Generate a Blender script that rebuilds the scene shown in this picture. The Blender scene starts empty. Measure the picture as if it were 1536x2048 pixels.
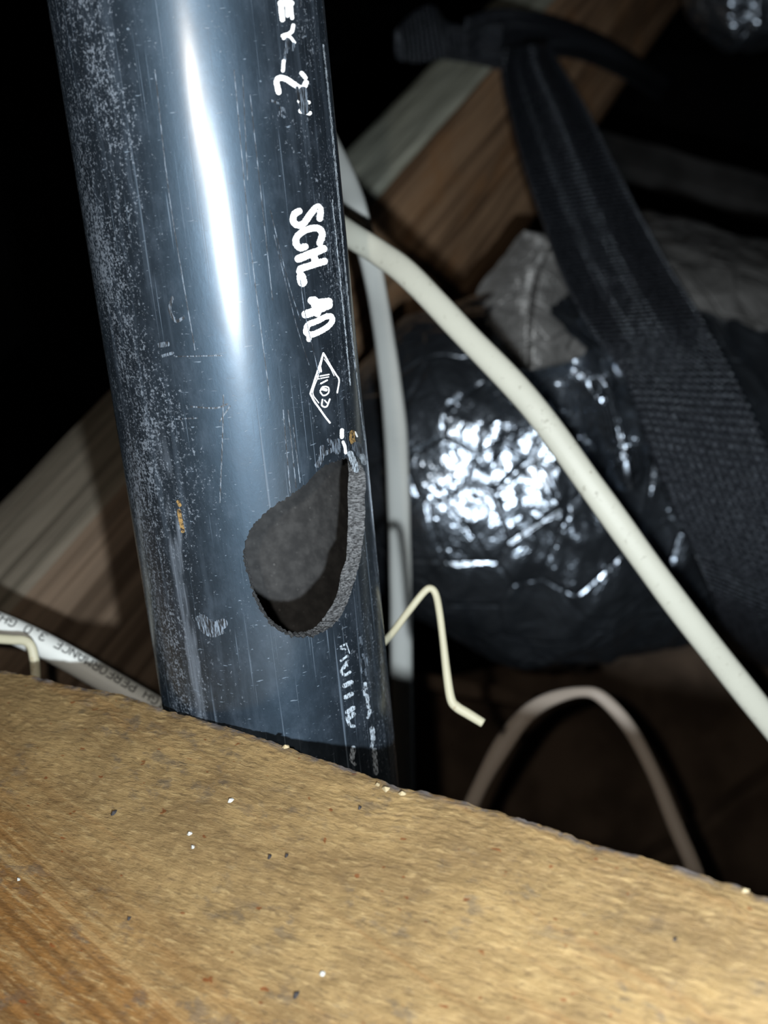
import bpy, bmesh, math, random
import numpy as np
from mathutils import Vector, noise
from mathutils.geometry import delaunay_2d_cdt

random.seed(4)
rng = np.random.default_rng(4)
scene = bpy.context.scene
C = scene.collection
H0 = 0.80            # height of the lens above the crawl-space ground
F = 2400.0           # focal length in pixels of the 1536x2048 frame

# ------------------------------------------------------------------ camera, light, exposure
cam_d = bpy.data.cameras.new('camera')
cam = bpy.data.objects.new('camera', cam_d)
C.objects.link(cam)
cam.location = (0, 0, H0)
cam.rotation_euler = (math.pi / 2, 0, 0)
cam_d.sensor_fit = 'VERTICAL'
cam_d.sensor_height = 36.0
cam_d.lens = 36.0 * F / 2048.0
cam_d.clip_start = 0.01
cam_d.dof.use_dof = True
cam_d.dof.focus_distance = 0.277
cam_d.dof.aperture_fstop = (cam_d.lens / 1000.0) / 0.0030
scene.camera = cam

w_ = bpy.data.worlds.new('world')
scene.world = w_
w_.use_nodes = True
w_.node_tree.nodes['Background'].inputs[0].default_value = (0.6, 0.7, 1.0, 1)
w_.node_tree.nodes['Background'].inputs[1].default_value = 0.0012


def lamp(name, x, y, power, color, radius):
    l = bpy.data.lights.new(name, 'SPOT')
    l.energy = power
    l.color = color
    l.shadow_soft_size = radius
    l.spot_size = math.radians(160)
    l.spot_blend = 0.5
    o = bpy.data.objects.new(name, l)
    C.objects.link(o)
    o.location = (x, 0.0, H0 + y)
    o.rotation_euler = (math.pi / 2, 0, 0)
    return o


lamp('torch_light', 0.028, -0.050, 6.6, (0.86, 0.94, 1.0), 0.0035)
lamp('phone_flash_light', -0.019, 0.007, 1.5, (1.0, 0.92, 0.82), 0.0025)

scene.view_settings.view_transform = 'Standard'
scene.view_settings.look = 'None'
scene.view_settings.gamma = 1.0
scene.view_settings.use_curve_mapping = False
scene.view_settings.exposure = 0.0


# ------------------------------------------------------------------ helpers
def ray(x, y):
    return np.array([(x - 768.0) / F, (1024.0 - y) / F, 1.0])


def at(x, y, d):
    return ray(x, y) * d            # local frame: x right, y up, z depth


def W(p):
    return (float(p[0]), float(p[2]), float(p[1]) + H0)


def unit(v):
    v = np.asarray(v, float)
    return v / np.linalg.norm(v)


_perm = rng.permutation(256)
_perm = np.concatenate([_perm, _perm])
_grad = rng.normal(size=(256, 3))
_grad /= np.linalg.norm(_grad, axis=1)[:, None]


def pn(P):
    """vectorised gradient noise, roughly -0.7..0.7"""
    P = np.asarray(P, float)
    i = np.floor(P).astype(int)
    f = P - i
    u = f * f * f * (f * (f * 6 - 15) + 10)
    i &= 255
    out = 0
    for dx in (0, 1):
        for dy in (0, 1):
            for dz in (0, 1):
                h = _perm[(_perm[(_perm[(i[..., 0] + dx) & 255] + i[..., 1] + dy) & 255] + i[..., 2] + dz) & 255]
                g = _grad[h]
                d = (f[..., 0] - dx) * g[..., 0] + (f[..., 1] - dy) * g[..., 1] + (f[..., 2] - dz) * g[..., 2]
                wx = u[..., 0] if dx else 1 - u[..., 0]
                wy = u[..., 1] if dy else 1 - u[..., 1]
                wz = u[..., 2] if dz else 1 - u[..., 2]
                out = out + d * wx * wy * wz
    return out


def mesh_obj(name, verts, faces, mat, parent=None, smooth=True, uvs=None, mats=None, fmat=None):
    me = bpy.data.meshes.new(name)
    me.from_pydata([W(v) for v in verts], [], [tuple(int(i) for i in f) for f in faces])
    if uvs is not None:
        ul = me.uv_layers.new(name='UVMap')
        li = np.empty(len(me.loops), dtype=np.int32)
        me.loops.foreach_get('vertex_index', li)
        ul.data.foreach_set('uv', np.asarray(uvs, dtype=np.float32)[li].ravel())
    for m in (mats or [mat]):
        me.materials.append(m)
    if fmat is not None:
        me.polygons.foreach_set('material_index', np.asarray(fmat, dtype=np.int32))
    me.polygons.foreach_set('use_smooth', [smooth] * len(me.polygons))
    me.update()
    o = bpy.data.objects.new(name, me)
    C.objects.link(o)
    if parent is not None:
        o.parent = parent
    return o


def tag(o, label=None, cat=None, group=None, kind=None):
    if label: o['label'] = label
    if cat: o['category'] = cat
    if group: o['group'] = group
    if kind: o['kind'] = kind
    return o


def grid_faces(nr, nc, wrap=False, off=0):
    fs = []
    m = nc if wrap else nc - 1
    for i in range(nr - 1):
        for j in range(m):
            a = off + i * nc + j
            b = off + i * nc + (j + 1) % nc
            fs.append((a, b, b + nc, a + nc))
    return fs


def catmull(P, n):
    P = np.asarray(P, float)
    Q = np.vstack([2 * P[0] - P[1], P, 2 * P[-1] - P[-2]])
    out = []
    for i in range(1, len(Q) - 2):
        for k in range(n):
            t = k / n
            p0, p1, p2, p3 = Q[i - 1], Q[i], Q[i + 1], Q[i + 2]
            out.append(.5 * ((2 * p1) + (-p0 + p2) * t + (2 * p0 - 5 * p1 + 4 * p2 - p3) * t * t + (-p0 + 3 * p1 - 3 * p2 + p3) * t ** 3))
    out.append(P[-1])
    return np.array(out)


def sweep(name, path, mat, parent=None, seg=18, n=10, square=2.0, wob=0.0):
    """path rows: x, y, z, half width, half thickness; the wide side faces the lens side"""
    S = catmull(path, n)
    c = S[:, :3]
    T = np.gradient(c, axis=0)
    T /= np.linalg.norm(T, axis=1)[:, None]
    verts, uvs = [], []
    L = np.concatenate([[0], np.cumsum(np.linalg.norm(np.diff(c, axis=0), axis=1))])
    for i in range(len(c)):
        view = -unit(c[i])
        side = unit(np.cross(T[i], view))
        nn = unit(np.cross(side, T[i]))
        wv = 1 + wob * float(pn(np.array([L[i] * 60, 3.3, 1.7])))
        for j in range(seg):
            a = 2 * math.pi * j / seg
            ca, sa = math.cos(a), math.sin(a)
            ex = 2.0 / square
            x = math.copysign(abs(ca) ** ex, ca) * S[i, 3] * wv
            y = math.copysign(abs(sa) ** ex, sa) * S[i, 4]
            verts.append(c[i] + side * x + nn * y)
            uvs.append((j / seg, L[i]))
    faces = grid_faces(len(c), seg, wrap=True)
    base = len(verts)
    verts += [c[0], c[-1]]
    uvs += [(0, 0), (0, L[-1])]
    for j in range(seg):
        faces.append((base, (j + 1) % seg, j))
        o = (len(c) - 1) * seg
        faces.append((base + 1, o + j, o + (j + 1) % seg))
    return mesh_obj(name, verts, faces, mat, parent, uvs=uvs)


# ------------------------------------------------------------------ material helpers
class NT:
    def __init__(self, name):
        self.m = bpy.data.materials.new(name)
        self.m.use_nodes = True
        self.t = self.m.node_tree
        self.b = self.t.nodes['Principled BSDF']

    def n(self, kind, **kw):
        nd = self.t.nodes.new(kind)
        for k, v in kw.items():
            setattr(nd, k, v)
        return nd

    def link(self, a, b):
        self.t.links.new(a, b)

    def val(self, sock, v):
        if hasattr(v, 'is_output') or isinstance(v, bpy.types.NodeSocket):
            self.link(v, sock)
        else:
            sock.default_value = v

    def math(self, op, a, b=0.0, c=None, clamp=False):
        nd = self.n('ShaderNodeMath', operation=op, use_clamp=clamp)
        self.val(nd.inputs[0], a)
        self.val(nd.inputs[1], b)
        if c is not None: self.val(nd.inputs[2], c)
        return nd.outputs[0]

    def ramp(self, v, lo, hi, a=0.0, b=1.0, smooth=True):
        nd = self.n('ShaderNodeMapRange', interpolation_type='SMOOTHSTEP' if smooth else 'LINEAR')
        self.val(nd.inputs[0], v)
        nd.inputs[1].default_value = lo; nd.inputs[2].default_value = hi
        nd.inputs[3].default_value = a; nd.inputs[4].default_value = b
        return nd.outputs[0]

    def coord(self, which='Object'):
        return self.n('ShaderNodeTexCoord').outputs[which]

    def mapping(self, vec, scale=(1, 1, 1), loc=(0, 0, 0), rot=(0, 0, 0)):
        nd = self.n('ShaderNodeMapping')
        self.link(vec, nd.inputs[0])
        nd.inputs['Location'].default_value = loc
        nd.inputs['Rotation'].default_value = rot
        nd.inputs['Scale'].default_value = scale
        return nd.outputs[0]

    def noise(self, vec, scale, detail=3.0, rough=0.55, dist=0.0):
        nd = self.n('ShaderNodeTexNoise')
        if vec is not None: self.link(vec, nd.inputs['Vector'])
        nd.inputs['Scale'].default_value = scale
        nd.inputs['Detail'].default_value = detail
        nd.inputs['Roughness'].default_value = rough
        nd.inputs['Distortion'].default_value = dist
        return nd.outputs[0]

    def mix(self, f, a, b):
        nd = self.n('ShaderNodeMix', data_type='RGBA')
        self.val(nd.inputs[0], f)
        for s, v in ((nd.inputs[6], a), (nd.inputs[7], b)):
            if isinstance(v, bpy.types.NodeSocket): self.link(v, s)
            else: s.default_value = (*v, 1)
        return nd.outputs[2]

    def bump(self, h, strength=0.3, dist=0.001):
        nd = self.n('ShaderNodeBump')
        nd.inputs['Strength'].default_value = strength
        nd.inputs['Distance'].default_value = dist
        self.link(h, nd.inputs['Height'])
        self.link(nd.outputs[0], self.b.inputs['Normal'])
        return nd

    def set(self, **kw):
        for k, v in kw.items():
            s = self.b.inputs[k.replace('_', ' ')]
            if isinstance(v, bpy.types.NodeSocket): self.link(v, s)
            elif isinstance(v, tuple) and len(v) == 3: s.default_value = (*v, 1)
            else: s.default_value = v
        return self.m


def mat_flat(name, col, rough=0.6, nscale=150, var=0.25, metallic=0.0, spec=0.5):
    n = NT(name)
    v = n.noise(n.coord(), nscale, 4)
    dark = tuple(c * (1 - var) for c in col)
    n.bump(v, 0.15, 0.0005)
    n.b.inputs['Specular IOR Level'].default_value = spec
    return n.set(Base_Color=n.mix(n.ramp(v, .35, .65), dark, col), Roughness=rough, Metallic=metallic)


# ---- black plastic pipe, uv = (arc length from the camera-side line, distance along) in metres
def mat_pipe():
    n = NT('black_abs_plastic')
    uv = n.coord('UV')
    sep = n.n('ShaderNodeSeparateXYZ'); n.link(uv, sep.inputs[0])
    u, v = sep.outputs[0], sep.outputs[1]
    # long fine scratches along the pipe
    s1 = n.noise(n.mapping(uv, (2200, 22, 1)), 1.0, 2, .6)
    s2 = n.noise(n.mapping(uv, (700, 9, 1), (3, 5, 0)), 1.0, 2, .6)
    lines = n.math('ADD', n.ramp(s1, .66, .74), n.math('MULTIPLY', n.ramp(s2, .64, .72), .8), clamp=True)
    # short cross scratches and nicks
    s3 = n.noise(n.mapping(uv, (260, 1500, 1), (1, 2, 0), (0, 0, .2)), 1.0, 2, .6)
    s3b = n.noise(n.mapping(uv, (500, 1400, 1), (7, 2, 0), (0, 0, -.5)), 1.0, 2, .6)
    nick = n.math('ADD', n.ramp(s3, .68, .75), n.ramp(s3b, .69, .75), clamp=True)
    # dust patches: thicker on the left flank
    patch = n.noise(n.mapping(uv, (70, 26, 1)), 1.0, 4, .65)
    left = n.ramp(u, -.006, -.026)
    right = n.ramp(u, .016, .030)
    low = n.ramp(v, -.085, -.15)
    amount = n.math('ADD', n.math('ADD', n.math('MULTIPLY', left, .14), n.math('MULTIPLY', right, .09)), n.math('MULTIPLY', low, .06))
    spk = n.noise(n.mapping(uv, (1, 1, 1)), 1500, 3, .7)
    spk2 = n.noise(n.mapping(uv, (900, 380, 1), (2, 9, 0)), 1.0, 4, .7)
    dust = n.ramp(n.math('ADD', n.math('ADD', n.math('MULTIPLY', spk, .75), n.math('MULTIPLY', spk2, .6)), n.math('MULTIPLY_ADD', patch, .5, amount)), 1.06, 1.20)
    # scraped strip running down the left flank
    cen = n.math('MULTIPLY_ADD', n.math('ADD', v, .03), .010, -.0205)
    wob = n.math('MULTIPLY', n.math('SUBTRACT', n.noise(n.mapping(uv, (1, 60, 1)), 1.0, 2), .5), .004)
    dd = n.math('ABSOLUTE', n.math('SUBTRACT', n.math('ADD', u, wob), cen))
    brk = n.noise(n.mapping(uv, (250, 45, 1), (4, 4, 0)), 1.0, 3)
    strip = n.math('MULTIPLY', n.math('MULTIPLY', n.ramp(dd, .0023, .0014), n.ramp(v, .03, .012)), n.ramp(brk, .40, .58))
    stl = n.noise(n.mapping(uv, (3500, 40, 1)), 1.0, 2)
    strip = n.math('MULTIPLY', strip, n.ramp(stl, .3, .7, .35, 1.0))
    haze = n.noise(n.mapping(uv, (160, 90, 1), (5, 1, 0)), 1.0, 5, .7)
    flank = n.noise(n.mapping(uv, (330, 14, 1), (9, 3, 0)), 1.0, 4, .65)
    streak = n.math('MULTIPLY', n.ramp(flank, .50, .68), n.math('ADD', n.math('MULTIPLY', n.math('ADD', left, right, clamp=True), .8), .2))
    base = n.mix(n.ramp(haze, .45, .75), (.008, .0095, .012), (.022, .026, .033))
    base = n.mix(n.math('MULTIPLY', streak, .6), base, (.055, .070, .090))
    base = n.mix(n.math('MULTIPLY', lines, .5), base, (.17, .21, .26))
    base = n.mix(n.math('MULTIPLY', nick, .6), base, (.22, .27, .33))
    base = n.mix(n.math('MULTIPLY', dust, .75), base, (.20, .225, .26))
    base = n.mix(n.math('MULTIPLY', strip, .75), base, (.15, .17, .20))
    marks = n.math('MAXIMUM', n.math('MAXIMUM', lines, nick), n.math('MAXIMUM', dust, strip))
    r = n.math('MULTIPLY_ADD', marks, .25, n.ramp(haze, .3, .8, .50, .62))
    h = n.math('ADD', n.math('MULTIPLY', lines, -.5), n.math('ADD', n.math('MULTIPLY', nick, -.7), n.math('MULTIPLY', spk2, .5)))
    n.bump(h, .3, .00025)
    n.b.inputs['Specular Tint'].default_value = (.44, .71, 1.0, 1)
    n.b.inputs['Coat Weight'].default_value = 1.0
    n.b.inputs['Coat Roughness'].default_value = .235
    n.b.inputs['Specular IOR Level'].default_value = 1.0
    return n.set(Base_Color=base, Roughness=r)


def mat_inner():
    n = NT('dusty_pipe_inside')
    uv = n.coord('UV')
    a = n.noise(uv, 260, 5, .65)
    b = n.noise(uv, 1500, 2, .6)
    c = n.mix(n.ramp(a, .35, .7), (.020, .020, .0205), (.046, .0455, .045))
    c = n.mix(n.ramp(b, .70, .76), c, (.35, .35, .34))
    n.bump(a, .2, .0004)
    return n.set(Base_Color=c, Roughness=.8)


def mat_cut():
    n = NT('sawn_plastic_edge')
    a = n.noise(n.mapping(n.coord(), (.35, 1, 1)), 2600, 4, .7)
    n.bump(a, 1.0, .0006)
    return n.set(Base_Color=n.mix(n.ramp(a, .35, .68), (.018, .019, .021), (.22, .23, .24)), Roughness=.55)


def mat_print(name, col, lo, hi, stretch=(900, 900, 1)):
    n = NT(name)
    uv = n.coord('UV')
    a = n.noise(n.mapping(uv, stretch), 1.0, 3, .7)
    c = n.mix(n.ramp(a, lo, hi), (.012, .014, .017), col)
    return n.set(Base_Color=c, Roughness=.55)


def mat_rough_wood():
    n = NT('rough_sawn_yellow_wood')
    uv = n.coord('UV')                       # u along the plank, v across, metres
    rot = n.mapping(uv, (1, 1, 1), (0, 0, 0), (0, 0, .06))
    rot2 = n.mapping(uv, (1, 1, 1), (0, 0, 0), (0, 0, -.20))
    g = n.noise(n.mapping(rot2, (7, 150, 1)), 1.0, 5, .6, .5)
    fine = n.noise(n.mapping(rot, (190, 900, 1)), 1.0, 4, .7)
    fib = n.noise(n.mapping(rot, (260, 1000, 1), (8, 1, 0)), 1.0, 6, .75)
    lng = n.noise(n.mapping(rot2, (5, 420, 1), (4, 4, 0)), 1.0, 3, .6, .3)
    blot = n.noise(n.mapping(uv, (38, 60, 1), (2, 2, 0)), 1.0, 5, .7)
    sepn = n.n('ShaderNodeSeparateXYZ'); n.link(uv, sepn.inputs[0])
    band = n.ramp(n.math('ADD', n.math('MULTIPLY', sepn.outputs[0], -.30), sepn.outputs[1]), .004, .040)
    col = n.mix(n.ramp(blot, .30, .70), (.20, .130, .057), (.335, .226, .098))
    col = n.mix(n.math('MULTIPLY', band, n.ramp(g, .34, .56, .25, 1)), col, (.21, .098, .026))
    col = n.mix(n.math('MULTIPLY', n.ramp(g, .53, .64), .45), col, (.25, .135, .050))
    col = n.mix(n.ramp(fine, .50, .68, 0, .55), col, (.46, .33, .155))
    col = n.mix(n.ramp(fib, .50, .34, 0, .62), col, (.11, .070, .034))
    col = n.mix(n.math('MULTIPLY', n.math('MULTIPLY_ADD', band, .6, .12), n.ramp(lng, .50, .64)), col, (.12, .058, .018))
    col = n.mix(n.math('MULTIPLY', band, n.ramp(lng, .44, .34, 0, .6)), col, (.40, .27, .12))
    st = n.noise(n.mapping(uv, (150, 260, 1), (6, 3, 0)), 1.0, 4, .7)
    st2 = n.noise(n.mapping(uv, (35, 45, 1), (1, 7, 0)), 1.0, 2, .5)
    stain = n.math('MULTIPLY', n.ramp(st, .50, .64), n.ramp(st2, .46, .58))
    col = n.mix(n.math('MULTIPLY', stain, .45), col, (.075, .068, .062))
    rs = n.noise(n.mapping(uv, (260, 420, 1), (3, 8, 0)), 1.0, 2, .5)
    col = n.mix(n.ramp(rs, .69, .73, 0, .8), col, (.17, .05, .012))
    edge = n.ramp(sepn.outputs[1], .0022, .0002)
    col = n.mix(n.math('MULTIPLY', edge, n.ramp(st, .42, .6)), col, (.12, .105, .10))
    h = n.math('ADD', n.math('MULTIPLY', fine, .8), n.math('ADD', n.math('MULTIPLY', fib, .7), n.math('MULTIPLY', g, .6)))
    n.bump(h, .75, .0008)
    n.b.inputs['Specular IOR Level'].default_value = .3
    return n.set(Base_Color=col, Roughness=.62)


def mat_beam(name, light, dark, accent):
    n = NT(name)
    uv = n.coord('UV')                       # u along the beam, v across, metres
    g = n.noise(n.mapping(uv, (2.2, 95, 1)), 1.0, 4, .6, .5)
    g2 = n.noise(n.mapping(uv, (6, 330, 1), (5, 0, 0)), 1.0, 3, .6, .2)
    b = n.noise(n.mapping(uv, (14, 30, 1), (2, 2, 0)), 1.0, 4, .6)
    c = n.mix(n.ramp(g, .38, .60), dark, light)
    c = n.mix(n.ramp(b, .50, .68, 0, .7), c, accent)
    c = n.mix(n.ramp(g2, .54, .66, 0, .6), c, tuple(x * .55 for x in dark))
    sepj = n.n('ShaderNodeSeparateXYZ'); n.link(uv, sepj.inputs[0])
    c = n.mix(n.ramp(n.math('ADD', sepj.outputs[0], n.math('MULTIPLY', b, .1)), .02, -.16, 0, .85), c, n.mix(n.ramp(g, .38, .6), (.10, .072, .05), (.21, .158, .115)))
    n.bump(n.math('ADD', g, n.math('MULTIPLY', g2, .5)), .4, .002)
    n.b.inputs['Specular IOR Level'].default_value = .25
    return n.set(Base_Color=c, Roughness=.7)


def mat_cable(name, col, dirt, lo=.60, hi=.72):
    n = NT(name)
    uv = n.coord('UV')
    co = n.coord()
    a = n.noise(co, 420, 4, .7)
    b = n.noise(co, 28, 3, .6)
    d = n.math('MULTIPLY', n.ramp(a, lo, hi), n.ramp(b, .35, .65, .25, 1))
    c = n.mix(d, col, dirt)
    c = n.mix(n.ramp(b, .4, .75, 0, .35), c, tuple(x * .72 for x in col))
    n.bump(a, .15, .0004)
    n.b.inputs['Specular IOR Level'].default_value = .4
    return n.set(Base_Color=c, Roughness=.5)


def mat_webbing():
    n = NT('black_woven_webbing')
    uv = n.coord('UV')                       # metres across, metres along
    sep = n.n('ShaderNodeSeparateXYZ'); n.link(uv, sep.inputs[0])
    a = n.math('SINE', n.math('MULTIPLY', sep.outputs[1], 2 * math.pi / .0042))
    b = n.math('SINE', n.math('MULTIPLY', sep.outputs[0], 2 * math.pi / .0032))
    h = n.math('ADD', a, n.math('MULTIPLY', n.math('MULTIPLY', a, b), .8))
    nz = n.noise(uv, 500, 3)
    h = n.math('ADD', n.math('MULTIPLY', h, .5), nz)
    n.bump(h, 1.0, .0016)
    c = n.mix(n.ramp(nz, .35, .7), (.022, .025, .031), (.075, .083, .10))
    n.b.inputs['Specular Tint'].default_value = (.8, .9, 1, 1)
    n.b.inputs['Specular IOR Level'].default_value = .9
    return n.set(Base_Color=c, Roughness=.25)


def mat_foil(name, base=(.52, .60, .70), rough=.25, metal=.95):
    n = NT(name)
    co = n.coord()
    a = n.noise(co, 46, 4, .6, .4)
    v = n.n('ShaderNodeTexVoronoi', feature='DISTANCE_TO_EDGE')
    n.link(n.mapping(co, (1, 1, 1)), v.inputs['Vector'])
    v.inputs['Scale'].default_value = 34
    cre = n.ramp(v.outputs['Distance'], 0.0, .06)
    h = n.math('ADD', n.math('MULTIPLY', a, 1.0), n.math('MULTIPLY', cre, .18))
    n.bump(h, .7, .006)
    return n.set(Base_Color=n.mix(n.ramp(a, .3, .7), tuple(x * .7 for x in base), base), Roughness=rough, Metallic=metal)


M_pipe = mat_pipe(); M_inner = mat_inner(); M_cut = mat_cut()
M_white = mat_print('white_ink', (.92, .94, .96), .22, .34)
M_worn = mat_print('worn_white_ink', (.50, .58, .66), .40, .56, (2400, 700, 1))
M_faint = mat_print('faint_white_ink', (.16, .20, .25), .45, .60, (2600, 260, 1))
M_glue = mat_print('dried_amber_glue', (.30, .19, .07), .36, .56)
M_wood = mat_rough_wood()
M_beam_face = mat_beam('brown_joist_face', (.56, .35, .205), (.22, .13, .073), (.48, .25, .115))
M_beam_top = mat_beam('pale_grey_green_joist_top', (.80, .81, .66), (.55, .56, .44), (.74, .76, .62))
M_cab = mat_cable('white_cable_jacket', (.60, .60, .51), (.17, .15, .10))
M_cab2 = mat_cable('clean_white_cable_jacket', (.72, .74, .70), (.30, .28, .23), .7, .8)
M_coax = mat_cable('white_coax_jacket', (.70, .72, .69), (.37, .35, .30), .68, .8)
M_wire = mat_cable('cream_wire_coating', (.52, .49, .35), (.32, .21, .10), .62, .74)
M_arch = mat_cable('dull_cream_cable_jacket', (.50, .42, .35), (.25, .21, .17), .7, .85)
M_ink = mat_flat('black_jacket_ink', (.02, .02, .02), .6)
M_strap = mat_webbing()
M_foil = mat_foil('crumpled_silver_foil')
M_film = mat_foil('cloudy_grey_film', (.30, .295, .285), .40, .35)
M_earth = mat_flat('dark_crawl_space_earth', (.045, .034, .026), .95, 25, .6, spec=.1)
M_panel = mat_flat('dark_brown_board', (.22, .155, .11), .85, 18, .5, spec=.2)
M_grey = mat_flat('dusty_grey_board', (.10, .098, .096), .9, 14, .5, spec=.1)
M_wall = mat_flat('dark_block_wall', (.03, .029, .03), .95, 6, .4, spec=.1)

# ------------------------------------------------------------------ the setting
def slab(name, lo, hi, mat, nx=1):
    x0, y0, z0 = lo; x1, y1, z1 = hi
    V = [(x0, y0, z0), (x1, y0, z0), (x1, y1, z0), (x0, y1, z0), (x0, y0, z1), (x1, y0, z1), (x1, y1, z1), (x0, y1, z1)]
    Fc = [(0, 3, 2, 1), (4, 5, 6, 7), (0, 1, 5, 4), (1, 2, 6, 5), (2, 3, 7, 6), (3, 0, 4, 7)]
    me = bpy.data.meshes.new(name)
    me.from_pydata(V, [], Fc); me.materials.append(mat); me.update()
    o = bpy.data.objects.new(name, me); C.objects.link(o)
    return o


tag(slab('floor', (-2.2, -1.2, -.05), (2.6, 3.4, 0), M_earth), kind='structure')
tag(slab('wall_back', (-2.2, 3.4, -.05), (2.6, 3.5, 2.2), M_wall), kind='structure')
tag(slab('ceiling', (-2.2, -1.2, 2.1), (2.6, 3.4, 2.2), M_wall), kind='structure')

# ------------------------------------------------------------------ the pipe
R = .03015
RI = .0262


def plane_n(a, b, inside):
    nn = unit(np.cross(ray(*a), ray(*b)))
    return nn * np.sign(nn @ ray(*inside))


nL = plane_n((93, 0), (325, 1415), (440, 500))
nR = plane_n((648, 0), (797, 1560), (440, 500))
AX = unit(np.cross(nL, nR))
if AX[1] < 0: AX = -AX
P0 = np.linalg.solve(np.array([nL, nR, AX]), [R, R, 0.0])
k_ = (1024 - 1000) / F                                      # s = 0 at the axis point seen on row 1000
P0 = P0 + AX * ((k_ * P0[2] - P0[1]) / (AX[1] - k_ * AX[2]))
E1 = -(P0 - AX * (P0 @ AX)); E1 = unit(E1)                  # towards the lens
E2 = unit(np.cross(AX, E1))
if E2[0] < 0: E2 = -E2


def cyl(th, s, r=R):
    return P0 + AX * s + (E1 * math.cos(th) + E2 * math.sin(th)) * r


def hit(x, y, r=R):
    """pixel -> (theta, s) on the near side of the cylinder of radius r"""
    d = unit(ray(x, y))
    dp = d - AX * (d @ AX)
    op = -P0 + AX * (P0 @ AX)
    a = dp @ dp; b = 2 * dp @ op; c = op @ op - r * r
    disc = max(b * b - 4 * a * c, 0)
    t = (-b - math.sqrt(disc)) / (2 * a)
    q = d * t - P0
    return math.atan2(q @ E2, q @ E1), q @ AX


def c8(x, y): return (460 + x / 4.8, 880 + y / 4.8)


pairs = [  # outer edge, inner edge (traced where the cut face shows)
    ((1112, 160), (1112, 168)), ((1200, 180), (1126, 200)), ((1270, 260), (1136, 270)), ((1300, 340), (1140, 340)),
    ((1305, 440), (1132, 440)), ((1294, 560), (1130, 560)), ((1296, 700), (1135, 700)), ((1290, 860), (1130, 850)),
    ((1270, 1000), (1124, 1000)), ((1246, 1170), (1112, 1150)), ((1212, 1290), (1064, 1285)), ((1180, 1410), (1044, 1420)),
    ((1138, 1530), (1000, 1545)), ((1080, 1660), (925, 1670)), ((1000, 1765), (850, 1765)), ((900, 1840), (770, 1825)),
    ((800, 1885), None), ((690, 1905), None), ((580, 1885), None), ((480, 1835), None), ((400, 1775), None), ((330, 1685), None),
    ((270, 1590), None), ((220, 1480), None), ((190, 1370), None), ((150, 1240), None), ((128, 1130), None), ((140, 1020), None),
    ((170, 900), None), ((240, 795), None), ((330, 705), None), ((430, 628), None), ((520, 562), None), ((620, 508), None),
    ((720, 430), None), ((800, 335), None), ((880, 262), None), ((980, 212), None), ((1060, 196), None)]
oth = [hit(*c8(*o)) for o, i in pairs]
ith = [hit(*c8(*i), RI) if i else (o[0] * .985, o[1]) for (op_, i), o in zip(pairs, oth)]
NS = 8
oc = catmull(np.array(oth + [oth[0]]) * [[R, 1]], NS)[:-1]
ic = catmull(np.array(ith + [ith[0]]) * [[R, 1]], NS)[:-1]
jt = pn(np.c_[np.arange(len(oc)) * .9, np.zeros(len(oc)) + .5, np.zeros(len(oc)) + .2])
jt2 = pn(np.c_[np.arange(len(oc)) * .37, np.zeros(len(oc)) + 7.5, np.zeros(len(oc)) + .2])
cen_h = oc.mean(axis=0)
oc = oc + (oc - cen_h) * (jt * .035 + jt2 * .03)[:, None]
ic = ic + (ic - cen_h) * (jt * .03)[:, None]
S0, S1 = -.80, .75


def inside(poly, pt):
    x, y = pt; c = False; n = len(poly); j = n - 1
    for i in range(n):
        if ((poly[i][1] > y) != (poly[j][1] > y)) and (x < (poly[j][0] - poly[i][0]) * (y - poly[i][1]) / (poly[j][1] - poly[i][1]) + poly[i][0]):
            c = not c
        j = i
    return c


def wall(loop, r):
    pts = [tuple(p) for p in loop]
    edges = [(i, (i + 1) % len(pts)) for i in range(len(pts))]
    ths = np.linspace(-math.pi, math.pi, 161)
    ss = sorted(set([S0, S1, -.5, -.3, -.2, .2, .4] + list(np.round(np.arange(-.13, .14, .004), 4))))
    lo = loop.min(axis=0) - .0008; hi = loop.max(axis=0) + .0008
    for t in ths:
        for s in ss:
            q = (t * R, s)
            if lo[0] < q[0] < hi[0] and lo[1] < q[1] < hi[1]:
                if inside(loop, q): continue
                if np.min(np.hypot(loop[:, 0] - q[0], loop[:, 1] - q[1])) < .0005: continue
            pts.append(q)
    vs, es, fs, *_ = delaunay_2d_cdt([Vector(p) for p in pts], edges, [], 0, 1e-7)
    out = []
    for f in fs:
        cx = sum(vs[i][0] for i in f) / len(f); cy = sum(vs[i][1] for i in f) / len(f)
        if not (lo[0] < cx < hi[0] and lo[1] < cy < hi[1] and inside(loop, (cx, cy))):
            out.append(tuple(f))
    return [(v[0], v[1]) for v in vs], out


ov, of = wall(oc, R)
iv, if_ = wall(ic, RI)
V = [cyl(a / R, s, R) for a, s in ov] + [cyl(a / R, s, RI) for a, s in iv]
UV = list(ov) + list(iv)
no = len(ov)
faces = [f for f in of] + [tuple(no + i for i in reversed(f)) for f in if_]
fm = [0] * len(of) + [1] * len(if_)
# sawn rim
b0 = len(V); NR = 7
for k in range(NR):
    t = k / (NR - 1)
    for i in range(len(oc)):
        o = cyl(oc[i, 0] / R, oc[i, 1], R); q = cyl(ic[i, 0] / R, ic[i, 1], RI)
        p = o * (1 - t) + q * t
        if 0 < k < NR - 1:
            rad = unit(p - P0 - AX * ((p - P0) @ AX))
            p = p + rad * float(pn(p * 1700)) * .0006 + AX * float(pn(p * 2300 + 9)) * .0003
        V.append(p); UV.append((oc[i, 0], oc[i, 1]))
m_ = len(oc)
rim = []
for k in range(NR - 1):
    for i in range(m_):
        j = (i + 1) % m_
        rim.append((b0 + k * m_ + i, b0 + k * m_ + j, b0 + (k + 1) * m_ + j, b0 + (k + 1) * m_ + i))
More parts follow.
